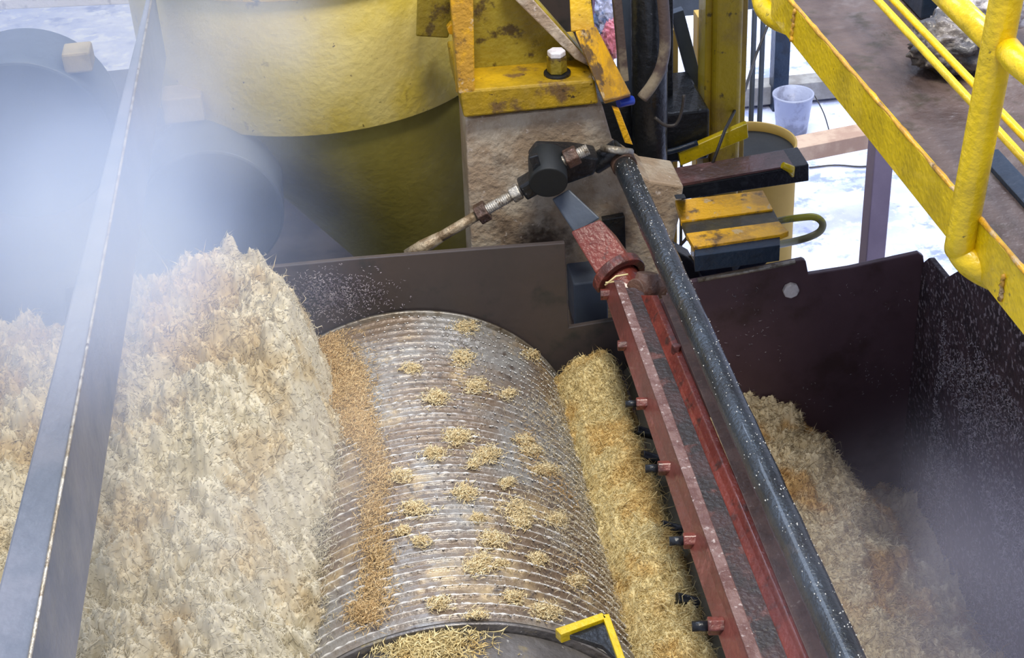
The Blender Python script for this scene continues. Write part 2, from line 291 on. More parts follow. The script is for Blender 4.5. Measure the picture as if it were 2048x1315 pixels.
def heap(name, hfun, x0, x1, y0, y1, nx, ny, nf, ln, wd, material, flow, label, cat, mask=None, lump=.05, spread=.6, lift=.4, warp=None):
    xs = np.linspace(x0, x1, nx); ys = np.linspace(y0, y1, ny); X, Yy = np.meshgrid(xs, ys, indexing='ij')
    if warp: X = warp(X, Yy)
    base = hfun(X, Yy); Z = base+lump*fbm(X, Yy, 6, 1.3)+lump*.5*fbm(X, Yy, 19, 4.1)+lump*.3*np.abs(fbm(X, Yy, 45, 9.0, 3))
    v = np.stack([X, Yy, Z], -1)
    dx = np.gradient(v, axis=0); dy = np.gradient(v, axis=1); nr = np.cross(dx, dy); nr /= np.linalg.norm(nr, axis=2)[..., None]
    i, j = np.meshgrid(np.arange(nx-1), np.arange(ny-1), indexing='ij'); i = i.ravel(); j = j.ravel()
    q = np.stack([i*ny+j, (i+1)*ny+j, (i+1)*ny+j+1, i*ny+j+1], 1)
    # skirt down to give the heap a body
    vv = v.reshape(-1, 3)
    per = [k*ny for k in range(nx)]+[(nx-1)*ny+k for k in range(1, ny)]+[k*ny+ny-1 for k in range(nx-2, -1, -1)]+[k for k in range(ny-2, 0, -1)]
    low = vv[per].copy(); low[:, 2] = np.minimum(low[:, 2]-.25, low[:, 2].min()-.05); nb = len(vv); m = len(per)
    qs = np.array([[per[k], nb+k, nb+(k+1) % m, per[(k+1) % m]] for k in range(m)])
    vv2 = np.concatenate([vv, low])
    u = rng.random((nf, 2)); fi = u[:, 0]*(nx-1.001); fj = u[:, 1]*(ny-1.001); a = fi.astype(int); b = fj.astype(int); fa = (fi-a)[:, None]; fb = (fj-b)[:, None]
    P = (v[a, b]*(1-fa)*(1-fb)+v[a+1, b]*fa*(1-fb)+v[a, b+1]*(1-fa)*fb+v[a+1, b+1]*fa*fb)
    Nn = nr[a, b]
    fl = np.array(flow)[None]+0.9*np.stack([fbm(P[:, 0], P[:, 1], 3, 20), fbm(P[:, 0], P[:, 1], 3, 31), 0*P[:, 0]], 1)
    c1 = fibres(P, Nn, fl, ln, wd, spread, lift)
    k = nf//22; sel = rng.integers(0, nf, k); c2 = fibres(P[sel]+Nn[sel]*.004, Nn[sel], fl[sel], ln*2.6, wd*1.25, spread*1.3, lift)
    me = np_mesh(name, [(vv2, np.concatenate([q, qs]), np.zeros((0, 3), int)), c1, c2])
    o = bpy.data.objects.new(name, me); sc.collection.objects.link(o); me.materials.append(material)
    return tag(o, label, cat, None, 'stuff')
def ss(a, b, x): t = np.clip((x-a)/(b-a), 0, 1); return t*t*(3-2*t)
def interp(y, ys, vs): return np.interp(y, ys, vs)
def contact(y): return interp(y, [2.2, 2.93, 3.2, 3.5, 3.65, 3.83, 4.0, 4.2, 4.35, 4.42], [-.30, -.27, -.22, -.21, -.16, -.10, -.13, -.15, -.18, -.18])
def hleft(X, Yy):
    c = contact(Yy); d = c-X
    top = interp(Yy, [2.2, 3.0, 3.6, 4.0, 4.25, 4.42], [2.30, 2.33, 2.40, 2.48, 2.52, 2.47])
    z = 2.10+(top-2.10)*ss(0, 1, (d+.04)/interp(Yy, [3.3, 4.1], [.27, .17]))*(1-.10*ss(.35,.6,d))
    z = np.where(d < 0, 2.10+d*1.2, z)
    left = ss(-.75, -1.0, X); z = z-left*interp(Yy, [2, 3.5, 4.4], [.0, .03, .10])
    return z
def warp_left(X, Yy): return np.minimum(X, 10)
heap('bagasse_heap', hleft, -1.75, -.02, 2.25, 4.40, 420, 480, 120000, .022, .0011, F_PALE, (.5, .35, 0), 'tall pale heap of crushed cane fibre left of the grooved roller', 'crushed cane', lump=.10)
def hmid(X, Yy):
    s = (X-.60)/.22; return 1.93+.06*np.sin(np.clip(s, 0, 1)*math.pi)-.12*ss(.75, 1.1, s)-.04*ss(.15, -.1, s)
def warp_mid(X, Yy): return X+(-.02)*ss(3.6, 2.9, Yy)+.012*np.sin(Yy*23)+.008*np.sin(Yy*57)
heap('bagasse_strip', hmid, .585, .83, 2.45, 4.36, 110, 560, 42000, .024, .0010, F_GOLD, (.5, -.5, 0), 'narrow golden strip of cane fibre between grooved roller and red bar', 'crushed cane', lump=.045, warp=warp_mid, lift=.6)
def hright(X, Yy):
    e = interp(Yy, [2.2, 3.27, 3.67, 3.98, 4.37, 4.42], [1.78, 1.70, 1.64, 1.60, 1.50, 1.42])
    return 1.62-.10*ss(-.1, .0, X-e)-.25*ss(0, .18, X-e)+.05*np.sin((X-1.05)*7)
heap('bagasse_bank', hright, 1.02, 1.855, 2.3, 4.41, 260, 420, 70000, .024, .0011, F_WARM, (.9, -.2, 0), 'mixed orange and pale bank of cane fibre right of the dark pipe', 'crushed cane', lump=.075, lift=.5)

def on_roller(px, py, r=RR):
    d = ray(px, py); ox = CAM.x-RX; oz = CAM.z-RZ; a = d.x**2+d.z**2; b = 2*(ox*d.x+oz*d.z); c = ox*ox+oz*oz-r*r
    D = b*b-4*a*c
    if D < 0: return None
    return CAM+d*((-b-math.sqrt(D))/(2*a))
# soaked orange patches lying on the roller's left shoulder
def patch(name, spots, nf, mat_, label, ln=.03, wd=.0013, spread=1.0, lift=.5, group=None, base=True, cat='crushed cane', kind='stuff'):
    P = []; W = []
    for (px, py, sx, sy) in spots:
        k = int(nf/len(spots)); a = rng.normal(0, 1, (k, 2))
        for g_ in a:
            p = on_roller(px+g_[0]*sx, py+g_[1]*sy, RR-.004)
            if p is None or p.y < RY0 or p.y > RY1: continue
            P.append(p); W.append(math.exp(-(g_[0]**2+g_[1]**2)/2))
    P = np.array([tuple(p) for p in P]); Nn = P-np.array([RX, 0, RZ]); Nn[:, 1] = 0; Nn /= np.linalg.norm(Nn, axis=1)[:, None]
    P = P+Nn*(np.array(W)*rng.uniform(0, 1, len(W)))[:, None]*.016
    c = fibres(P, Nn, np.array([[.6, .2, 0]]), ln, wd, spread, lift); me = np_mesh(name, [c]); o = bpy.data.objects.new(name, me); sc.collection.objects.link(o)
    me.materials.append(mat_); return tag(o, label, cat, group, kind)
patch('bagasse_patch', [(652, 695, 20, 22), (676, 745, 30, 34), (662, 800, 30, 28), (700, 780, 22, 26), (715, 850, 16, 18)], 15000, F_ORANGE, 'soaked orange cane fibre clinging to the upper left of the grooved roller', .018, .0010)
patch('bagasse_patch', [(742, 900, 14, 26), (758, 960, 14, 22), (745, 1030, 16, 26), (755, 1110, 18, 30), (748, 1180, 20, 26), (728, 1225, 20, 16)], 5200, F_ORANGE, 'broken band of tan cane fibre on the lower left of the grooved roller', .02, .0010)
patch('bagasse_patch', [(640, 880, 22, 40), (640, 980, 20, 40), (625, 1080, 20, 50), (610, 1200, 22, 50)], 6000, F_PALE, 'pale cane fibre spilling from the heap onto the grooved roller', .022, .0011)
patch('bagasse_patch', [(1130, 800, 16, 40), (1165, 900, 18, 50), (1190, 1000, 18, 50), (1215, 1100, 18, 50), (1235, 1180, 16, 40), (1080, 860, 30, 60), (1120, 980, 30, 60), (1150, 1100, 34, 60)], 6500, F_WARM, 'sparse cane fibre along the right shoulder of the grooved roller', .018, .0009)
tufts = [(938, 655, 1), (1068, 712, .9), (930, 718, 1.1), (820, 736, .8), (955, 772, 1.1), (872, 798, 1.1), (1012, 790, .7), (915, 875, 1.3), (868, 908, 1), (982, 908, 1.3), (1045, 880, .8), (948, 930, .6),
         (1095, 940, 1.1), (1060, 900, .8), (800, 950, 1), (1010, 968, .7), (925, 985, 1.2), (835, 1020, 1.1), (1025, 1015, 1.3), (1045, 1040, 1), (955, 1038, .6), (1118, 1040, 1.1), (990, 1082, 1.2),
         (962, 1125, 1.3), (1080, 1122, .9), (1150, 1165, 1), (1030, 1195, .9), (882, 1205, .9), (955, 1235, 1.2), (1100, 1225, 1.2), (1000, 1130, .6), (1145, 840, .8), (805, 1060, .7), (845, 1085, .7)]
ones = ['first', 'second', 'third', 'fourth', 'fifth', 'sixth', 'seventh', 'eighth', 'ninth']
teens = ['tenth', 'eleventh', 'twelfth', 'thirteenth', 'fourteenth', 'fifteenth', 'sixteenth', 'seventeenth', 'eighteenth', 'nineteenth']
def ordinal(k): return ones[k-1] if k < 10 else teens[k-10] if k < 20 else {2: 'twentieth', 3: 'thirtieth'}[k//10] if k % 10 == 0 else {2: 'twenty', 3: 'thirty'}[k//10]+'-'+ones[k % 10-1]
tufts.sort(key=lambda q: -on_roller(q[0], q[1]).y)
rt = random.Random(4)
for i, (px, py, s) in enumerate(tufts):
    dx, dy = rt.uniform(-9, 9)*s, rt.uniform(-5, 5)*s
    patch('bagasse_tuft', [(px, py, rt.uniform(9, 15)*s, rt.uniform(6, 9)*s), (px+dx*1.5, py+dy*1.5, 10*s, 6*s)], int(300*s*s)+90, F_TUFT,
          'small yellow cane fibre tuft on the grooved roller, %s from the far rim' % ordinal(i+1), .017, .0012, 1.2, .7, 'cane fibre tufts on the grooved roller', kind=None, cat='fibre tuft')
def fibres_at(name, P, Nn, nf_mat, label, cat, kind, ln=.02, wd=.0012, parent=None, spread=1.0, lift=.4):
    c = fibres(np.array(P), np.array(Nn), np.array([[.3, .3, .0]]), ln, wd, spread, lift); me = np_mesh(name, [c]); o = bpy.data.objects.new(name, me); sc.collection.objects.link(o); me.materials.append(nf_mat)
    if parent: pin(o, parent); o['kind'] = kind
    else: tag(o, label, cat, None, kind)
    return o
# fibre smeared on the smooth collar
P = []; Nn = []
for k in range(2600):
    p = on_roller(rng.normal(850, 55), rng.normal(1285, 26), RR-.030)
    if p and p.y < RY0-.02 and p.y > 2.2: nn = (V((p.x, 0, p.z))-V((RX, 0, RZ))).normalized(); P.append(tuple(p+nn*rng.uniform(0, .012))); Nn.append(tuple(nn))
fibres_at('bagasse_smear', P, Nn, F_GOLD, 'yellow cane fibre smeared over the smooth grey collar', 'crushed cane', 'stuff', .03, .0016)
# crust on the side plate
CRUST = mat('grey fibre crust', [lin(190, 182, 190), (lin(140, 130, 140), 30, .5, .1)], .6)
P = []; Nn = []
while len(P) < 20000:
    y = rng.uniform(2.2, 4.2); z = rng.uniform(.9, zt-.04)
    if fbm(np.array([y]), np.array([z]), 3.0, 7)[0] > -.08+rng.normal(0, .1): P.append((XC-.001, y, z)); Nn.append((-1, 0, 0))
fibres_at('fibre_crust', P, Nn, CRUST, '', '', 'stuff', .012, .0020, side, 1.5, .6)
P = []; Nn = []
for cx, cy, s, k in [(700, 590, 45, 700), (640, 590, 30, 600)]:
    for _ in range(k): p = PY(rng.normal(cx, s), rng.normal(cy, 24), YW-.003); P.append(tuple(p)); Nn.append((0, -1, 0))
P = [p for p in P if p[2] < 2.42]; Nn = Nn[:len(P)]
fibres_at('wet_fibre_specks', P, Nn, CRUST, 'grey wet fibre specks on the dark plate beside the fibre heap', 'fibre specks', 'stuff', .009, .0012, None, 1.5, .5)
P = []; Nn = []
for _ in range(500):
    p = PY(rng.uniform(1420, 1840), rng.uniform(570, 860), YW-.003)
    if fbm(np.array([p.x]), np.array([p.z]), 5, 3)[0] > .15: P.append(tuple(p)); Nn.append((0, -1, 0))
fibres_at('fibre_specks', P, Nn, CRUST, '', '', 'stuff', .010, .0013, t, 1.5, .4)

# ------------------------------------------------------------------ red support bar (a long channel with bolts)
bar_ = empty('red_support_bar', PZ(1400, 900, 2.2), 'long wet red oxide channel bar running beside the dark pipe', 'support bar')
def prism(far, near, name, m, parent, bevel=.003):
    """far/near: lists of (px, py, z): one profile at each end"""
    return MB().loft([[PZ(*p) for p in far], [PZ(*p) for p in near]]).build(name, m, parent, bevel)
def extend(a, b, f): return b+(b-a)*f
def lineZ(x0, y0, z0, x1, y1, z1, f=.45): a = PZ(x0, y0, z0); b = PZ(x1, y1, z1); return a, extend(a, b, f)
# rails of the channel: outer-left bottom, outer-left top, inner-left top, floor-left, floor-right, inner-right top, outer-right top
def chan(name, edges, m, drop=None, bevel=.002):
    F = []; Nr = []
    for e in edges: a, b = lineZ(*e); F.append(a); Nr.append(b)
    return MB().loft([F, Nr]).build(name, m, bar_, bevel)
zr = 2.36
A = (1245, 560, zr, 1518, 1300, zr); B = (1228, 560, zr, 1493, 1300, zr)
chan('left_flange', [B, A, (1238, 560, zr-.08, 1472, 1300, zr-.08), (1204, 575, zr-.08, 1446, 1300, zr-.08)], REDF)
chan('flange_edge', [(1227, 560, zr+.004, 1492, 1300, zr+.004), (1246, 560, zr+.004, 1519, 1300, zr+.004), (1246, 560, zr-.002, 1519, 1300, zr-.002), (1227, 560, zr-.002, 1492, 1300, zr-.002)], REDDULL)
chan('channel_floor', [(1238, 575, zr-.03, 1500, 1300, zr-.03), (1284, 575, zr-.03, 1572, 1300, zr-.03), (1284, 575, zr-.06, 1572, 1300, zr-.06), (1238, 575, zr-.06, 1500, 1300, zr-.06)], SOOT)
chan('right_flange', [(1281, 590, zr-.03, 1568, 1300, zr-.03), (1303, 590, zr+.0, 1604, 1300, zr+.0), (1316, 590, zr+.0, 1618, 1300, zr+.0), (1316, 590, zr-.06, 1618, 1300, zr-.06), (1281, 590, zr-.06, 1568, 1300, zr-.06)], RED)
fb = empty('brown_flat_bar', PZ(1500, 900, 2.3), 'narrow brown flat bar lying between red channel and dark pipe', 'flat bar')
bar_k = bar_; bar_ = fb
chan('bar', [(1322, 590, zr+.012, 1612, 1300, zr+.012), (1341, 590, zr+.012, 1652, 1300, zr+.012), (1341, 590, zr-.04, 1652, 1300, zr-.04), (1322, 590, zr-.04, 1612, 1300, zr-.04)], BROWN)
bar_ = bar_k
# bolts along the left flange
def bolt(px, py, z, s=1.0, stud=True, dirv=(-1, .15, 0)):
    p = PZ(px, py, z); d = V(dirv).normalized(); m = MB(); hexa(m, p, d, .019*s, .034*s); b_ = m.build('bolt', RUSTR, bar_, .003)
    if stud: MB().cyl(p+d*.03*s, p+d*.065*s, .011*s, 12).build('stud', BLACK, b_)
RUSTR = mat('red painted bolt', [lin(128, 66, 56), (lin(84, 48, 42), 20, .5, .1), (lin(180, 140, 130), 60, .68, .04)], .35, 0, .6, 60, .3)
for (px, py, s, st) in [(1222, 588, 1.0, 0), (1255, 690, .9, 0), (1296, 806, 1.0, 1), (1343, 935, 1.1, 1), (1397, 1080, 1.15, 1), (1449, 1250, 1.2, 1)]:
    bolt(px, py, zr-.06, s, st)
for (px, py) in [(1352, 706)]: bolt(px, py, zr-.01, .8, 0, (.1, .2, 1))
# collar, throat and square shank at the far end
cc = PY(1240, 560, 4.30); ax = (PY(1245, 560, 4.26)-PY(1175, 470, 4.45)).normalized()
def ringarc(c, axis, r0, r1, a0, a1, h, n=28):
    axis = axis.normalized(); a = axis.cross(V((0, 0, 1))).normalized(); b = a.cross(axis); rings = []
    for k in range(n+1):
        t_ = a0+(a1-a0)*k/n; e = a*math.cos(t_)+b*math.sin(t_); rings.append([c+e*r0, c+e*r1, c+e*r1+axis*h, c+e*r0+axis*h])
    return MB().loft(rings, False)
ringarc(PY(1232, 545, 4.33), ax, .064, .090, -.3, math.pi+.5, .035).build('collar', RUSTR, bar_, .004)
MB().cyl(PY(1232, 545, 4.34), PY(1262, 605, 4.24), .066, 32).build('collar_hub', RED, bar_, .004)
sq = MB(); q0 = [(1140, 462), (1200, 437), (1232, 470), (1170, 500)]; q1 = [(1190, 545), (1258, 512), (1285, 545), (1215, 580)]
sq.loft([[PY(a, b, 4.47) for a, b in q0], [PY(a, b, 4.36) for a, b in q1]]).build('square_shank', RED, bar_, .006)
MB().tube([PY(1295, 545, 4.24), PY(1292, 580, 4.22), PY(1285, 610, 4.20)], [.034, .046, .03], 20).build('round_lug', BROWN, bar_, .004)
MB().cyl(PY(1270, 582, 4.20), PY(1318, 572, 4.26), .04, 28).build('lug_disc', BROWN, bar_, .004)
st = MB(); st.tube([PY(1210, 570, 4.2), PY(1232, 552, 4.2), PY(1256, 548, 4.2)], .003, 6); st.tube([PY(1211, 565, 4.2), PY(1228, 563, 4.2)], .003, 6)
tag(st.build('cane_straw', F_GOLD), 'bent pale straw lying on the red collar', 'straw')
# scraper plate under the bar
sp = empty('scraper_plate', PZ(1400, 1100, 1.9), 'greyish green plate between the golden fibre strip and red bar', 'scraper plate')
MB().loft([[PZ(1240, 720, 1.86), PZ(1330, 720, 1.98), PZ(1330, 720, 1.95), PZ(1240, 720, 1.83)], [PZ(1425, 1330, 1.86), PZ(1540, 1330, 1.98), PZ(1540, 1330, 1.95), PZ(1425, 1330, 1.83)]]).build('plate', mat('grey green plate', [lin(140, 134, 116), (lin(116, 112, 98), 5, .5, .1)], .4, 0, .2, 40), sp, .003)
for px, py in [(1322, 920), (1362, 1060), (1395, 1205), (1310, 870)]:
    p = PZ(px, py, 1.95); MB().cyl(p, p+V((-.06, .0, .03)), .016, 14).build('stud', BLACK, sp, .002)

# ------------------------------------------------------------------ long dark pipe
pp = empty('long_pipe', PZ(1500, 900, 2.55), 'long wet dark steel pipe crossing diagonally above the red bar', 'pipe')
a_, b_ = PZ(1246, 325, 2.55), PZ(1660, 1240, 2.55); b2 = extend(a_, b_, .5)
# slight unevenness along the pipe
pts = [a_.lerp(b2, k/60) for k in range(61)]
MB().tube(pts, [.0375+.0007*math.sin(k*1.7)+.0005*math.sin(k*4.3) for k in range(61)], 40).build('pipe_body', PIPE, pp)
ringv = (b_-a_).normalized()
MB().cyl(a_-ringv*.02, a_+ringv*.03, .043, 32).build('end_collar', RUSTN, pp, .003)
DROP = mat('water beads', [lin(240, 240, 236)], .12, 0, 0, 10, .5)
dm = MB()
for k in range(520):
    t_ = random.Random(k).random(); an = rng.normal(1.75, .75); c = a_.lerp(b2, t_); u = ringv.cross(V((0, 0, 1))).normalized(); v_ = u.cross(ringv)
    n_ = u*math.cos(an)+v_*math.sin(an); r = rng.uniform(.0008, .0026); q = c+n_*.0375
    dm.add([q+n_*r, q+ringv*r*1.6, q+ringv.cross(n_)*r, q-ringv*r*1.6, q-ringv.cross(n_)*r], [(0, 1, 2), (0, 2, 3), (0, 3, 4), (0, 4, 1), (4, 3, 2, 1)], True)
d_ = dm.build('water_drops', DROP, pp); d_['kind'] = 'stuff'

bm_ = MB(); rq = random.Random(11); nr_ = int((RY1-RY0)/PITCH)
for k in range(3000):
    th = rq.triangular(-.35, 1.45, 1.0); y = RY0+(rq.randrange(nr_)+.5)*PITCH+rq.gauss(0, .0025); n_ = V((math.sin(th), 0, math.cos(th))); tv = V((math.cos(th), 0, -math.sin(th)))
    q = V((RX, y, RZ))+n_*(RR-.0015); r = rq.uniform(.0012, .0032); e = V((0, 1, 0))
    bm_.add([q+n_*r*.9, q+tv*r*1.5, q+e*r, q-tv*r*1.5, q-e*r], [(0, 1, 2), (0, 2, 3), (0, 3, 4), (0, 4, 1), (4, 3, 2, 1)], True)
d_ = bm_.build('sparkle_drops', DROP, rol); d_['kind'] = 'stuff'  # near-white beads added on the crests as sparkle

# ------------------------------------------------------------------ grey box beam at the left
bz = 3.10; tl0, tl1 = PZ(130, 640, bz), PZ(2, 1150, bz); tr0, tr1 = PZ(303, 0, bz), PZ(60, 1315, bz)
xr = (tr0.x+tr1.x)/2; xl = PZ(130, 640, bz).x
bb = empty('box_beam', ((xl+xr)/2, 3, bz), 'long grey box beam crossing the left side through the steam', 'steel beam')
def xat(a, b, y): return a.x+(b.x-a.x)*(y-a.y)/(b.y-a.y)
ya, yb = 1.0, 5.2
F = [V((xat(tl0, tl1, ya), ya, bz)), V((xat(tr0, tr1, ya), ya, bz)), V((xat(tr0, tr1, ya), ya, 2.846)), V((xat(tl0, tl1, ya), ya, 2.846))]
G = [V((xat(tl0, tl1, yb), yb, bz)), V((xat(tr0, tr1, yb), yb, bz)), V((xat(tr0, tr1, yb), yb, 2.846)), V((xat(tl0, tl1, yb), yb, 2.846))]
MB().loft([F, G]).build('beam_body', CHUTE, bb, .006)
MB().tube([F[1]+V((.0, 0, .002)), G[1]+V((.0, 0, .002))], .004, 8).build('weld_bead', STEEL, bb)

# ------------------------------------------------------------------ yellow drum and cone
dr = empty('yellow_drum', (0.0, 5.62, 2.6), 'big round faded yellow drum behind the roller, cone below', 'drum')
DR = .66; fp = PY(650, 270, 5.0); DC = V((fp.x+.01, 5.0+DR, 0)); dz = fp.z
def lathe(c, prof, n=96):
    m = MB(); rings = [[V((c.x+r*math.cos(2*math.pi*k/n), c.y+r*math.sin(2*math.pi*k/n), z)) for k in range(n)] for r, z in prof]
    return m.loft(rings, True, True)
lathe(DC, [(DR, dz), (DR, dz+.35), (DR, dz+.62)]).build('drum_shell', Y_DRUM, dr, .004)
lathe(DC, [(DR+.03, dz+.50), (DR+.03, dz+.56)]).build('rim_band', Y_BRIGHT, dr, .004)
cone = []
for (ox, oy, r_, z_) in [(.42, 0, .26, dz-1.0), (.40, 0, .30, dz-.92), (.22, 0, .44, dz-.50), (.03, 0, .60, dz-.10), (0, 0, .61, dz-.002)]:
    cone.append([V((DC.x+ox+r_*math.cos(2*math.pi*k/96), DC.y+oy+r_*math.sin(2*math.pi*k/96), z_)) for k in range(96)])
MB().loft(cone, True, True).build('cone', Y_DARK, dr, .004)
tag(MB().box((-4.2, 4.75, 0), (.95, 9.2, 1.15)).build('machine_bed', mat('dull dark concrete', [lin(66, 60, 58), (lin(50, 46, 46), 4, .5, .1)], .95, 0, .3, 30, spec=.1), None, .01), 'dark concrete machine bed under the yellow drum and headstock', 'machine bed')
# ------------------------------------------------------------------ headstock: pale plate, yellow base, gusset, bolt
tag(MB().box(PY(1050, 330, 5.35), V(PY(1184, -60, 5.35))+V((0, .3, 0))).build('dark_frame_column', DARKW, None, .005), 'dark steel column seen behind the sloping headstock flange', 'column')
tag(MB().box(PY(1180, 345, 5.12), V(PY(1264, 196, 5.12))+V((0, .2, 0))).build('dark_casing', BLACK, None, .01), 'black casing behind the thin yellow strip', 'casing')
hs = empty('headstock', PY(1060, 350, 4.75), 'pale grimy headstock casting with a yellow bolted foot and gusset', 'headstock')
HY = 4.74
plate([(930, 238), (1205, 210), (1236, 320), (1300, 362), (1368, 372), (1358, 440), (1330, 560), (1345, 640), (1150, 660), (946, 560)], HY, .2).build('face_plate', BEIGE, hs, .008)
f_ = [PY(920, 182, HY-.05), PY(1190, 160, HY-.05), PY(1198, 208, HY-.05), PY(928, 236, HY-.05)]
MB().ext(f_, (0, .42, 0)).build('foot', Y_FOOT, hs, .008)
g_ = [PY(918, -60, HY+.12), PY(1020, -60, HY+.12), PY(1195, 140, HY+.12), PY(1195, 152, HY+.12), PY(935, 172, HY+.12)]
MB().ext(g_, (0, .05, 0)).build('gusset_back', Y_OLIVE, hs, .004)
MB().loft([[PY(895, -60, HY-.02), PY(945, -60, HY-.02), PY(945, -60, HY+.14), PY(895, -60, HY+.14)], [PY(918, 188, HY-.05), PY(950, 184, HY-.05), PY(950, 176, HY+.13), PY(912, 186, HY+.13)]]).build('rib', Y_WORN, hs, .005)
MB().loft([[PY(1000, -30, HY+.04), PY(1040, -30, HY+.04), PY(1040, -30, HY+.13), PY(1000, -30, HY+.13)], [PY(1150, 118, HY+.04), PY(1196, 142, HY+.04), PY(1196, 142, HY+.13), PY(1150, 118, HY+.13)]]).build('sloping_flange', BEIGE, hs, .004)
ft = PY(1115, 160, HY+.02); ft.z = f_[1].z
bn = MB(); hexa(bn, ft+V((0, 0, .0)), (0, 0, 1), .045, .012, 20); bn.build('washer', BLACK, hs, .002)
bn = MB(); hexa(bn, ft+V((0, 0, .012)), (0, 0, 1), .034, .055); bq = bn.build('foot_bolt', Y_OLIVE, hs, .003)
bn = MB(); hexa(bn, ft+V((0, 0, .067)), (0, 0, 1), .031, .02); bn.build('bolt_cap', WHITEN, bq, .004)
tag(MB().loft([[PY(835, -20, 4.93), PY(925, -20, 4.93), PY(925, -20, 5.05), PY(835, -20, 5.05)], [PY(832, 72, 4.93), PY(896, 76, 4.93), PY(896, 76, 5.05), PY(832, 72, 5.05)]]).build('mounting_lug', Y_OLIVE, None, .005), 'square yellow lug on the drum beside the headstock rib', 'lug')
tag(hexa(MB(), PY(905, 52, 4.90), (0, -1, 0), .022, .03, 6).build('lug_bolt', Y_WORN, None, .003), 'small rusty yellow bolt at the top of the headstock rib', 'bolt')
# strap and posts right of the gusset
ys_ = empty('yellow_strap', PY(1205, 120, 4.78), 'thick worn yellow strap with bare brown end, right of the headstock bolt', 'strap')
MB().ext([PY(1150, 62, 4.72), PY(1192, 52, 4.80), PY(1262, 188, 4.70), PY(1208, 202, 4.62)], (0.01, .05, -.035)).build('strap_plate', Y_WORN, ys_, .005)
MB().loft([[PY(1138, -30, 4.86), PY(1178, -30, 4.86), PY(1178, -30, 4.95), PY(1138, -30, 4.95)], [PY(1142, 64, 4.80), PY(1190, 60, 4.80), PY(1190, 60, 4.90), PY(1142, 64, 4.90)]]).build('strap_post', Y_BRIGHT, ys_, .005)
tag(MB().ext([PY(1226, 218, 4.66), PY(1240, 222, 4.66), PY(1266, 290, 4.66), PY(1250, 286, 4.66)], (0, .03, 0)).build('small_yellow_strip', Y_WORN, None, .002), 'thin yellow metal strip hanging below the thick strap', 'metal strip')
tag(MB().cyl(PY(1236, 206, 4.72), PY(1266, 200, 4.74), .016, 16).build('blue_plug', BLUEP, None, .003), 'small bright blue plug under the worn yellow strap', 'plug')

# ------------------------------------------------------------------ tie rod with nuts and black block
tr = empty('tie_rod', PY(1000, 400, 4.6), 'threaded tie rod with nuts slanting across the pale headstock', 'tie rod')
r0 = PY(815, 512, 4.58); r1 = PY(1050, 375, 4.58); rd = (r1-r0).normalized(); rl = (r1-r0).length
def thread(p0, p1, r, pitch=.007, amp=.0022, n=16):
    L_ = (p1-p0).length; k = max(2, int(L_/pitch*3)); return MB().tube([p0.lerp(p1, i/k) for i in range(k+1)], [r+(amp if i % 3 == 1 else 0) for i in range(k+1)], n)
MB().cyl(r0, r0+rd*rl*.62, .0175, 20).build('rod', RODM, tr)
MB().tube([r0, r0+rd*.06, r0+rd*.13], [.024, .026, .019], 12).build('fibre_clot', RODM, tr)
thread(r0+rd*rl*.60, r1, .0165).build('threaded_end', STEEL, tr)
hexa(MB(), r0+rd*rl*.60, rd, .037, .038).build('jam_nut', RUSTN, tr, .003)
hexa(MB(), r0+rd*rl*.885, rd, .03, .034).build('lock_nut', STEEL, tr, .004)
MB().bar(r0+rd*rl*.97, r0+rd*(rl*1.22), .07, .06).build('rod_fork', BLACK, tr, .008)
s0 = PY(1110, 330, 4.56); s1 = PY(1176, 298, 4.56); sd = (s1-s0).normalized()
thread(s0, s1, .0175).build('stud_thread', STEEL, tr)
hexa(MB(), s0.lerp(s1, .32), sd, .034, .045).build('stud_nut', RUSTN, tr, .004)
MB().ext([PY(1062, 330, 4.60), PY(1080, 306, 4.60), PY(1150, 308, 4.60), PY(1200, 316, 4.60), (PY(1190, 350, 4.60)), PY(1120, 375, 4.60)], (0, .10, 0)).build('black_yoke', BLACK, tr, .01)
kb = empty('black_knob', PY(1097, 366, 4.5), 'round black knob end in front of the pale headstock', 'knob')  # round black knob on the front of the headstock
MB().cyl(PY(1097, 366, 4.50), PY(1097, 366, 4.50)+V((.015, .12, .03)), .0625, 40).build('knob_face', BLACKC, kb, .004)
MB().bar(PY(1066, 310, 4.52), PY(1076, 345, 4.52), .02, .03).build('locking_lever', BLACK, kb, .003)
MB().loft([[PY(1104, 398, 4.58), PY(1138, 378, 4.58), PY(1138, 378, 4.66), PY(1104, 398, 4.66)], [PY(1150, 468, 4.50), PY(1200, 436, 4.50), PY(1200, 436, 4.60), PY(1150, 468, 4.60)]]).build('shank_arm', SLATE, kb, .005)
# small dark things low behind the collar
tag(MB().box(PY(1150, 655, 4.6), V(PY(1215, 560, 4.6))+V((0, .2, 0))).build('wedge_block', SLATE, None, .006), 'grey blue block in the notch below the red shank', 'steel block')
tag(plate([(1205, 440), (1250, 432), (1252, 500), (1212, 470)], 4.70, .03).build('dark_bracket', BLACK, None, .003), 'black bracket right of the red shank', 'bracket')

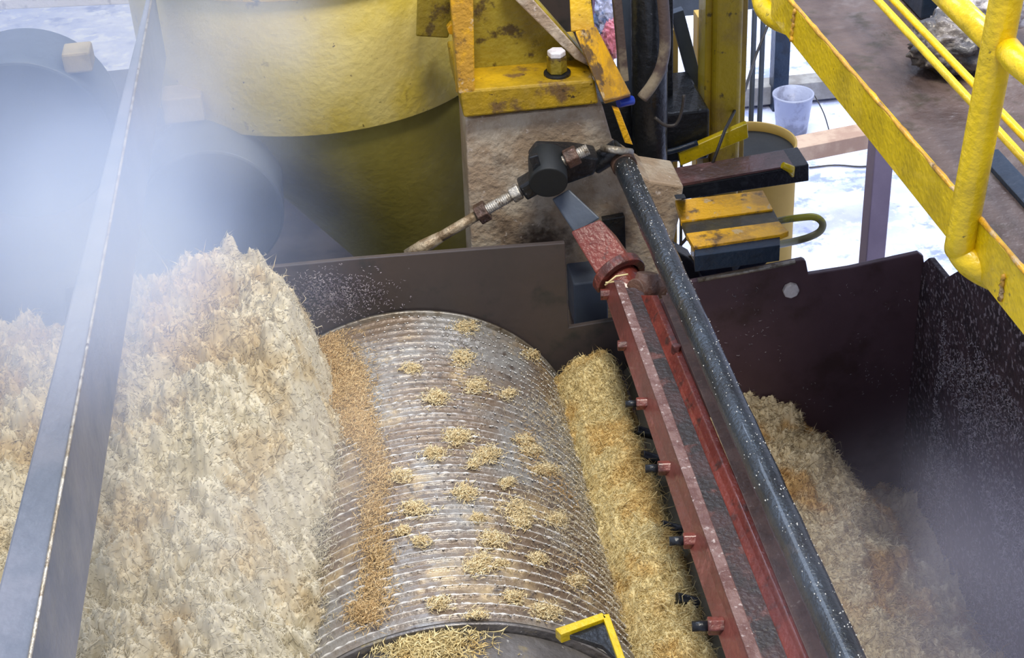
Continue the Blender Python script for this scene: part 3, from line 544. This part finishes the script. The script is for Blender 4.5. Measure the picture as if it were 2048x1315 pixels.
# ------------------------------------------------------------------ frame right of the pipe
db = empty('dark_cross_beam', PY(1450, 350, 4.9), 'dark beam with reddish top reaching right past the pipe', 'steel beam')
BY = 4.88
e0, e1 = PY(1350, 376, BY), PY(1618, 328, BY); e2, e3 = PY(1618, 362, BY), PY(1350, 402, BY)
MB().ext([e0, e1, e2, e3], (0, .14, 0)).build('beam_body', BLACK, db, .004)
up = V((0, 0, .004)); h_ = [e0, e1.lerp(e0, .12), e1.lerp(e0, .12)+V((0, .12, 0)), e0+V((-.12, .12, 0)), e0+V((-.10, 0, 0))]
MB().ext([p+V((0, .002, .001)) for p in h_], (0, 0, .006)).build('beam_top', mat('reddish beam top', [lin(112, 78, 76), (lin(84, 60, 56), 10, .5, .1), (lin(150, 120, 116), 40, .68, .04)], .35, 0, .5, 50, .3), db)
MB().tube([PY(1565, 330, BY-.02), PY(1582, 338, BY-.02), PY(1585, 352, BY-.01)], [.012, .016, .006], 10).build('paint_drip', Y_RAIL, db)
am = empty('amber_channel', PY(1460, 440, 4.85), 'short worn amber steel channel below the dark cross beam', 'steel channel')
zA = PY(1440, 400, 4.86).z
def quadz(pts, z, th): return MB().ext([PZ(a, b, z) for a, b in pts], (0, 0, -th))
zc1 = PZ(1450, 425, 2.35).z
quadz([(1350, 400), (1526, 380), (1546, 418), (1362, 442)], 2.36, .02).build('upper_flange', Y_WORN, am, .002)
quadz([(1361, 438), (1544, 414), (1562, 448), (1374, 472)], 2.353, .02).build('web', mat('greasy olive web', [lin(66, 58, 30), (lin(44, 40, 28), 12, .5, .1)], .4, 0, .5, 50, .2), am, .002)  # shade of the channel recess painted in as dark olive
quadz([(1372, 466), (1558, 442), (1578, 462), (1562, 468), (1388, 494)], 2.362, .02).build('lower_flange', Y_WORN, am, .002)
quadz([(1388, 492), (1560, 466), (1560, 490), (1390, 512)], 2.352, .06).build('navy_sill', NAVY, am, .002)
MB().ext([PZ(1352, 398, 2.37), PZ(1372, 396, 2.37), PZ(1372, 396, 2.46), PZ(1352, 398, 2.46)], (0, .03, 0)).build('hanger', BLACK, am, .002)
nb_ = empty('navy_brace', PY(1500, 510, 4.7), 'dark blue diagonal brace under the amber channel', 'brace')
MB().ext([PY(1552, 470, 4.66), PY(1560, 498, 4.66), PY(1520, 540, 4.66), PY(1470, 548, 4.66), PY(1500, 505, 4.66), PY(1520, 488, 4.66)], (0, .05, 0)).build('diagonal', NAVY, nb_, .003)
MB().ext([PY(1395, 520, 4.64), PY(1455, 512, 4.64), PY(1470, 548, 4.64), PY(1400, 562, 4.64)], (0, .06, 0)).build('foot_block', NAVY, nb_, .003)
MB().ext([PY(1384, 512, 4.63), PY(1408, 508, 4.63), PY(1412, 520, 4.63), PY(1390, 524, 4.63)], (0, .03, 0)).build('pale_shim', WHITEN, nb_, .002)
tag(plate([(1350, 500), (1385, 520), (1420, 580), (1400, 600), (1352, 560)], 4.62, .08).build('dark_hinge_block', BLACK, None, .006), 'black greasy block between the pipe and the maroon plate', 'steel block')
# tank
tk = empty('yellow_tank', (0, 0, 0), 'round cream yellow tank with dark open top behind the cross beam', 'tank')
tcn = PY(1500, 330, 5.75); TR = PY(1588, 330, 5.75).x-tcn.x; zt_ = PY(1500, 290, 5.72).z
tk.location = (tcn.x, tcn.y, .3)
def lathe2(c, prof, n=64):
    return MB().loft([[V((c.x+r*math.cos(2*math.pi*k/n), c.y+r*math.sin(2*math.pi*k/n), z)) for k in range(n)] for r, z in prof], True, False)
lathe2(tcn, [(TR, -.0), (TR, zt_), (TR-.008, zt_), (TR-.008, zt_-.06)]).build('tank_shell', CREAM, tk)
lathe2(tcn, [(TR-.01, zt_-.04), (.001, zt_-.04)]).build('tank_lid', BLACKC, tk)
# u-shaped hose
pth = smooth_path([PY(a, b, y) for a, b, y in [(1525, 450, 4.90), (1560, 441, 4.92), (1600, 435, 4.9), (1630, 434, 4.88), (1645, 446, 4.86), (1640, 462, 4.85), (1618, 474, 4.84), (1585, 483, 4.84), (1530, 494, 4.72)]])
tag(MB().tube(pth, .0135, 14).build('hose_loop', HOSEY), 'yellow green U shaped hose sticking out beside the amber channel', 'hose')
# column
cl = empty('yellow_column', PY(1450, 320, 5.3), 'tall thick yellow column rising behind the dark cross beam', 'column')
cy = 5.3; c0 = PY(1413, 300, cy); c1 = PY(1488, 300, cy); zb_ = 1.0; ztop = PY(1450, -60, cy).z
MB().box((c0.x+.02, cy, zb_), (c1.x-.015, cy+.12, ztop)).build('column_core', COLUMN, cl, .02, 4)
MB().box((c0.x-.004, cy+.03, zb_), (c0.x+.022, cy+.14, ztop)).build('column_flange', COLUMN, cl, .004)
MB().box((c1.x-.018, cy+.03, zb_), (c1.x+.008, cy+.14, ztop)).build('column_flange', COLUMN, cl, .004)
tag(MB().ext([PY(1357, 306, 5.1), PY(1495, 247, 5.1), PY(1497, 276, 5.1), PY(1362, 332, 5.1)], (0, .03, 0)).build('yellow_cross_strip', Y_RAIL, None, .003), 'short slanted yellow strip across the foot of the thick column', 'metal strip')
pc = PY(1400, 150, 5.9); tag(MB().box((pc.x-.012, 5.9, 0), (pc.x+.035, 5.98, PY(1400, 34, 5.9).z)).build('pale_post', CREAM, None, .003), 'pale cream post just left of the thick yellow column', 'post')
# dark vertical members and hoses at top centre
def post(px0, px1, ptop, pbot, y, m, name, label, cat='post', d=.08):
    a = PY(px0, pbot, y); b = PY(px1, pbot, y); a.z = 0 if name in ('cream_post', 'thin_rod', 'thin_bar', 'slate_post', 'dark_post') else a.z; zt2 = PY((px0+px1)/2, ptop, y).z; return tag(MB().box((a.x, y, a.z), (b.x, y+d, zt2)).build(name, m, None, .004), label, cat)
dc = PY(1300, 330, 5.05); tag(MB().cyl((dc.x, 5.05, dc.z), (dc.x, 5.05, PY(1300, -60, 5.05).z), .063, 32).build('black_cylinder', BLACK, None, .004), 'tall black greasy cylinder above the upper end of the pipe', 'cylinder')
post(1243, 1268, -40, 235, 5.2, SLATE, 'slate_post', 'slate grey post between pink plastic and black cylinder')
post(1325, 1346, -40, 260, 5.3, BLACK, 'dark_post', 'dark narrow post just right of the brown bent hose')
post(1318, 1356, 60, 252, 5.6, CREAM, 'cream_post', 'cream yellow post half hidden behind the dark narrow post')
tag(MB().bar(PY(1232, -20, 5.0), PY(1248, 160, 5.0), .035, .03).build('brown_rod', HOSE, None, .004), 'dark brown slanting rod left of the slate grey post', 'rod')
tag(MB().tube(smooth_path([PY(a, b, 4.92) for a, b in [(1322, -40), (1328, 30), (1330, 90), (1322, 135), (1304, 170), (1284, 196)]]), .02, 16).build('bent_hose', HOSE), 'thick dusty brown hose curving down in front of the black cylinder', 'hose')
tag(MB().bar(PY(1352, 20, 5.5), PY(1408, 232, 5.5), .04, .05).build('diagonal_brace', SLATE, None, .003), 'dark slate diagonal brace left of the yellow column', 'brace')
tag(MB().box(PY(1338, 36, 7.0), V(PY(1560, -60, 7.0))+V((0, .15, 0))).build('dark_header_beam', SLATE, None, .004), 'dark header beam across the top behind the yellow column', 'steel beam')
for (a, b, yy, lb) in [(1498, 1507, 6.2, 'thin dark rod right beside the yellow column'), (1515, 1524, 6.3, 'thin dark rod midway between yellow column and navy post')]:
    post(a, b, 20, 262, yy, SLATE, 'thin_rod', lb, 'rod', .02)
tag(MB().tube([PY(1540, 40, 6.0), PY(1512, 110, 6.0), PY(1490, 180, 5.6), PY(1450, 260, 5.05), PY(1418, 345, 4.98)], .006, 8).build('slack_cable', CABLE), 'slack brown cable hanging across the yellow column', 'cable')
post(1362, 1367, 150, 240, 5.9, SLATE, 'thin_bar', 'thin dark bar left of the slate diagonal brace', 'rod', .02)
# darker machinery base under column
tag(MB().box(PY(1262, 335, 5.15), V(PY(1420, 218, 5.15))+V((0, .35, 0))).build('dark_gearbox', BLACK, None, .01), 'dark grey casing between black cylinder and yellow column', 'gearbox')
tag(MB().tube(smooth_path([PY(a, b, 5.1) for a, b in [(1262, 330), (1300, 312), (1350, 300), (1395, 285)]]), .011, 10).build('blue_hose', NAVY), 'dark blue hose running low behind the pipe end', 'hose')
tag(MB().tube(smooth_path([PY(a, b, 4.95) for a, b in [(1412, 380), (1400, 420), (1385, 455), (1370, 480), (1350, 500)]], 4), .006, 8).build('hanging_cord', CABLE), 'thin dark cord hanging over the amber channel', 'cord')
tag(MB().tube(smooth_path([PY(a, b, 4.95) for a, b in [(1310, 235), (1330, 250), (1352, 248), (1364, 220), (1368, 190)]], 4), .006, 8).build('looped_cord', CABLE), 'looped dark cord beside the cream yellow post', 'cord')
tag(MB().cyl(PY(1186, 330, 4.68), PY(1240, 296, 4.66), .035, 20).build('black_coupling', BLACK, None, .006), 'greasy black coupling at the upper end of the pipe', 'coupling')
tag(MB().tube([PY(1205, 296, 4.64), PY(1230, 300, 4.60), PY(1262, 304, 4.64)], .013, 10).build('pipe_clip', STEEL), 'bent steel clip over the upper end of the pipe', 'clip')

# ------------------------------------------------------------------ yard beyond
pst = PY(1760, 400, 4.95); tag(MB().box((PY(1746, 350, 4.95).x, 4.95, .0), (PY(1785, 350, 4.95).x, 5.03, 3.36)).build('mauve_post', PURP, None, .004), 'dull mauve post standing in the bright yard under the walkway', 'post')
p0 = PZ(1560, 222, 0); tag(MB().box((p0.x-.055, p0.y, 0), (p0.x+.055, p0.y+.11, 2.6)).build('navy_post', NAVY, None, .004), 'dark navy square post beside the white bucket', 'post')
tag(MB().bar(PZ(1330, 222, .02)+V((0, 0, .08)), PZ(1990, 222, .02)+V((0, .5, .08)), .16, .14).build('grey_sill_beam', WOOD, None, .006), 'long grey beam lying across the yard behind the bucket', 'beam')
tag(MB().bar(PZ(1560, 305, .5), PZ(1800, 258, .5), .16, .10).build('timber_beam', mat('tan timber', [lin(186, 160, 136), (lin(160, 130, 110), 6, .5, .12)], .6, 0, .3, 40), None, .004), 'tan timber beam crossing the bright yard behind the yellow tank', 'beam')
bk = PZ(1583, 262, 0); bu = empty('white_bucket', bk, 'dirty white bucket on the yard floor beside navy post', 'bucket')
lathe2(bk, [(.105, 0), (.135, .27), (.142, .27), (.142, .285), (.128, .285), (.10, .02)]).build('bucket_body', BUCKET, bu)
MB().tube(smooth_path([bk+V((.14, -.02, .27)), bk+V((.19, -.1, .16)), bk+V((.23, -.14, .02))]), .004, 6).build('bucket_handle', CABLE, bu)
tag(MB().tube(smooth_path([PZ(a, b, .01) for a, b in [(1618, 335), (1670, 330), (1720, 333), (1750, 330)]]), .006, 6).build('floor_cable', CABLE), 'thin cable lying on the bright yard floor', 'cable')
tag(MB().tube(smooth_path([PZ(a, b, .01) for a, b in [(1570, 165), (1595, 166), (1615, 178)]]), .01, 6).build('floor_hose', CABLE), 'short curved black hose behind the white bucket', 'hose')
def crumple(name, c, r, m, label, cat, seed, sc_=(1, 1, 1), amp=.35):
    bm = bmesh.new(); bmesh.ops.create_icosphere(bm, subdivisions=5, radius=1)
    for v in bm.verts:
        n = v.co.normalized(); k = 1+amp*(abs(mnoise.noise(n*2.3+V((seed, 0, 0))))*1.2+.5*abs(mnoise.noise(n*6+V((0, seed, 0))))+.2*mnoise.noise(n*14))-.2*amp
        v.co = V((n.x*sc_[0], n.y*sc_[1], n.z*sc_[2]))*k*r
    me = bpy.data.meshes.new(name); bm.to_mesh(me); bm.free(); me.polygons.foreach_set('use_smooth', [True]*len(me.polygons)); me.materials.append(m)
    o = bpy.data.objects.new(name, me); o.location = c; sc.collection.objects.link(o); return tag(o, label, cat)
crumple('plastic_bundle', PY(1222, 28, 6.6), .085, WHITEP, 'crumpled white and blue plastic bundle above the worn strap', 'plastic bundle', 3, (.8, .6, 1.3))
crumple('plastic_bundle', PY(1224, 78, 6.55), .06, PINKP, 'crumpled faded pink plastic hanging beside the worn strap', 'plastic bundle', 8, (.7, .6, 1.5))
tag(MB().box(PY(1170, 60, 7.2), V(PY(1225, -40, 7.2))+V((0, .1, 0))).build('mauve_brick_pier', BRICKP, None, .004), 'mauve brick pier seen past the yellow strap post', 'brick pier')

# ------------------------------------------------------------------ walkway
wk = empty('walkway', (1.5, 3, 3.42), 'raised muddy walkway with yellow toe board at upper right', 'walkway')
T0, T1 = PZ(1577, 0, 3.5), PZ(2048, 545, 3.5); dT = (T1-T0).normalized(); A0 = T0-dT*.9; A1 = T1+dT*.9; A0.y = min(A0.y, 5.2)
def tx(y): return T0.x+(T1.x-T0.x)*(y-T0.y)/(T1.y-T0.y)
yF, yN = 3.72, .9
MB().ext([V((tx(yF), yF, 3.5)), V((tx(yN), yN, 3.5)), V((tx(yN), yN, 3.372)), V((tx(yF), yF, 3.405))], (.012, 0, 0)).build('toe_board', Y_RAIL, wk, .002)
MB().ext([V((tx(yF)+.012, yF+1.6, 3.455)), V((tx(yN)+.012, yN, 3.455)), V((3.2, yN, 3.455)), V((3.2, yF+1.6, 3.455))], (0, 0, -.03)).build('deck', DECK, wk)
MB().tube([V((tx(yF)+.004, yF, 3.50))]+[V((tx(yF+(yN-yF)*k/80)+.004, yF+(yN-yF)*k/80, 3.50+.0012*math.sin(k*2.3))) for k in range(1, 81)], [.005+.0015*math.sin(k*5.1) for k in range(81)], 8).build('worn_edge', Y_WORN, wk)
for (px, py, y_, n_) in [(1590, 18, 3.5, 15), (2008, 548, 2.3, 12)]:
    MB().tube([PX(px+1.5*math.sin(k*2.1)-k*.5, py+k*4.5, tx(y_)-.002) for k in range(n_)], [.004+.0025*(k % 2) for k in range(n_)], 10).build('weld', Y_WORN, wk)
rl = empty('yellow_railing', (tx(2.5), 2.5, 3.45), 'thick yellow tubular railing standing on the toe board', 'railing')
xt = tx(2.5)-.012
ft_ = PX(1930, 470, xt); yy = ft_.y
pa = PY(2012, 0, yy); pm = PY(1924, 470, yy); ptp = pa+(pa-pm)*.25
MB().tube(smooth_path([ptp, pa, pa.lerp(pm, .5), pm, PX(1922, 495, xt+.0), PX(1938, 520, xt+.008), PX(1962, 538, xt+.025), PX(1990, 552, xt+.05)]), .029, 28).build('post', Y_RAIL, rl)
ra = PY(1990, 85, yy); rb = PX(1880, -20, xt+.02)
MB().tube([PY(1995, 92, yy), rb+(rb-ra)*.4], .0235, 24).build('rail', Y_RAIL, rl)
MB().tube([PY(2000, 95, yy)+V((.01, 0, 0)), PY(2030, 118, yy-.08), PY(2120, 190, yy-.25)], .024, 24).build('rail', Y_RAIL, rl)
MB().tube(smooth_path([PX(1522, -60, xt+.0), PX(1524, -10, xt), PX(1532, 18, xt), PX(1555, 38, xt+.0), PX(1580, 48, xt+.01)]), .029, 24).build('post', Y_RAIL, rl)
tp = MB()
tw = empty('twin_conduit', PZ(1900, 160, 3.6), 'pair of thin yellow pipes running low across the walkway', 'conduit')
for (ax_, ay, bx, by) in [(1755, 0, 2048, 318), (1782, -5, 2060, 285)]:
    a = PZ(ax_, ay, 3.6); b = PZ(bx, by, 3.6); MB().tube([a+(a-b)*.3, a, b, b+(b-a)*1.6], .0085, 14).build('thin_pipe', Y_RAIL, tw)
crumple('dirty_sack', PZ(1905, 85, 3.52), .085, BAGM, 'dark crumpled dirty sack on the walkway behind the twin pipes', 'sack', 5, (1.1, .9, .75))
tag(MB().box(PZ(1842, 40, 3.46), PZ(1900, -40, 3.46)+V((0, 0, .1))).build('navy_box', NAVY, None, .004), 'navy box on the walkway at the top edge', 'box')
tag(crumple('pale_sack', PZ(1975, 5, 3.56), .1, WHITEN, 'x', 'sack', 9, (.9, .8, .7)), 'pale crumpled sack behind the railing at the top right', 'sack')
tag(MB().bar(PZ(1975, 305, 3.46), PZ(2080, 420, 3.46), .045, .012).build('deck_gap_strip', NAVY, None, .002), 'dark teal strip drawn for a gap in the deck, right of the railing post', 'strip')  # dark bar laid on the deck to stand for a gap

# ------------------------------------------------------------------ yellow angle bracket at the bottom
ab = empty('yellow_angle_bracket', PZ(1190, 1260, 2.27), 'yellow edged dark triangular bracket at the bottom of the picture', 'bracket')
zb = 2.26
MB().ext([PZ(1110, 1256, zb), PZ(1204, 1224, zb), PZ(1214, 1234, zb), PZ(1122, 1268, zb)], (0, 0, -.03)).build('left_edge', Y_RAIL, ab, .002)
MB().ext([PZ(1204, 1228, zb), PZ(1218, 1226, zb), PZ(1256, 1330, zb), PZ(1240, 1330, zb)], (0, 0, -.03)).build('right_edge', Y_RAIL, ab, .002)
MB().ext([PZ(1118, 1262, zb-.012), PZ(1208, 1232, zb-.012), PZ(1246, 1330, zb-.012), PZ(1205, 1290, zb-.012)], (0, 0, -.015)).build('dark_gusset', BLACK, ab, .002)

# ------------------------------------------------------------------ things half lost in steam, upper left
def disc(px, py, y, rpx, m, name, label, d=.3):
    c = PY(px, py, y); r = abs(PY(px+rpx, py, y).x-c.x); o = MB().cyl(c, c+V((0, d, 0)), r, 64).build(name, m, None, .01); return tag(o, label, 'housing')
disc(50, 285, 4.95, 178, SLATE, 'round_housing', 'dark round machine housing at far left in the steam')
disc(425, 430, 4.9, 145, SLATE, 'round_housing', 'slate round housing in steam between grey beam and yellow drum')
tag(MB().box(PY(330, 250, 5.1), V(PY(402, 192, 5.1))+V((0, .12, 0))).build('beige_box', TANB, None, .006), 'small beige box in the steam right of the grey beam', 'box')
tag(MB().box(PY(130, 150, 4.97), V(PY(178, 104, 4.97))+V((0, .1, 0))).build('pale_yellow_box', TANB, None, .008), 'small pale yellow box in steam above the round housing at far left', 'box')
tag(MB().bar(PY(0, 6, 7.5), PY(320, -8, 7.5), .05, .05).build('pale_rail', WHITEN, None, .004), 'pale rail at the top left edge in steam', 'rail')

# ------------------------------------------------------------------ steam
def steam(name, c, r, dens, label, col=(.93, .95, 1.0), nscale=1.6, lo=.38, hi=.62, seed=0):
    m = bpy.data.materials.new(name); m.use_nodes = True; nt = m.node_tree; N = nt.nodes; L = nt.links; N.clear()
    out = N.new('ShaderNodeOutputMaterial'); vs = N.new('ShaderNodeVolumeScatter'); vs.inputs['Color'].default_value = (*col, 1); vs.inputs['Anisotropy'].default_value = .1
    tc = N.new('ShaderNodeTexCoord'); ln = N.new('ShaderNodeVectorMath'); ln.operation = 'LENGTH'; L.new(tc.outputs['Object'], ln.inputs[0])
    fo = N.new('ShaderNodeMapRange'); fo.interpolation_type = 'SMOOTHSTEP'; fo.inputs['From Min'].default_value = 1.0; fo.inputs['From Max'].default_value = .25; L.new(ln.outputs['Value'], fo.inputs['Value'])
    mp = N.new('ShaderNodeMapping'); mp.inputs['Location'].default_value = (seed*3.1, seed*1.7, seed); mp.inputs['Scale'].default_value = (r[0], r[1], r[2]); L.new(tc.outputs['Object'], mp.inputs['Vector'])
    nz = N.new('ShaderNodeTexNoise'); nz.inputs['Scale'].default_value = nscale; nz.inputs['Detail'].default_value = 2.5; nz.inputs['Distortion'].default_value = .6; L.new(mp.outputs[0], nz.inputs['Vector'])
    rm = N.new('ShaderNodeMapRange'); rm.interpolation_type = 'SMOOTHSTEP'; rm.inputs['From Min'].default_value = lo; rm.inputs['From Max'].default_value = hi; L.new(nz.outputs['Fac'], rm.inputs['Value'])
    m1 = N.new('ShaderNodeMath'); m1.operation = 'MULTIPLY'; L.new(fo.outputs[0], m1.inputs[0]); L.new(rm.outputs[0], m1.inputs[1])
    m2 = N.new('ShaderNodeMath'); m2.operation = 'MULTIPLY'; m2.inputs[1].default_value = dens; L.new(m1.outputs[0], m2.inputs[0]); L.new(m2.outputs[0], vs.inputs['Density']); L.new(vs.outputs[0], out.inputs['Volume'])
    bm = bmesh.new(); bmesh.ops.create_icosphere(bm, subdivisions=3, radius=1); me = bpy.data.meshes.new(name); bm.to_mesh(me); bm.free(); me.materials.append(m)
    o = bpy.data.objects.new(name, me); sc.collection.objects.link(o); o.location = c; o.scale = r
    return tag(o, label, 'steam', None, 'stuff')
steam('steam_cloud', PD(130, 500, 4.9), (1.0, 1.4, .72), 1.35, 'thick bluish steam filling the upper left behind the grey beam', (.40, .50, .76), seed=1, lo=.3, hi=.6)
steam('steam_cloud', PD(205, 450, 3.2), (.42, .6, .40), 3.2, 'thin bluish steam drifting over the middle of the grey beam', (.40, .50, .76), seed=2, lo=.3, hi=.65)
steam('steam_cloud', PD(480, 950, 3.8), (.55, .9, .30), .9, 'thin whitish steam drifting over the pale fibre heap', (.78, .78, .80), seed=3, lo=.35, hi=.65)
steam('steam_cloud', PD(450, 100, 4.9), (.45, .6, .5), 1.6, 'pale steam in front of the left half of the yellow drum', (.68, .76, .90), seed=4, lo=.3, hi=.6)
steam('steam_cloud', PD(1980, 1220, 3.7), (.58, .7, .40), 1.3, 'steam rising over the fibre bank at the lower right', (.66, .62, .74), seed=5, lo=.3, hi=.6)
steam('steam_cloud', PD(90, 60, 5.6), (.9, .8, .6), 1.2, 'faint bluish steam at the top left corner beyond the round housing', (.40, .50, .76), seed=6, lo=.25, hi=.6)
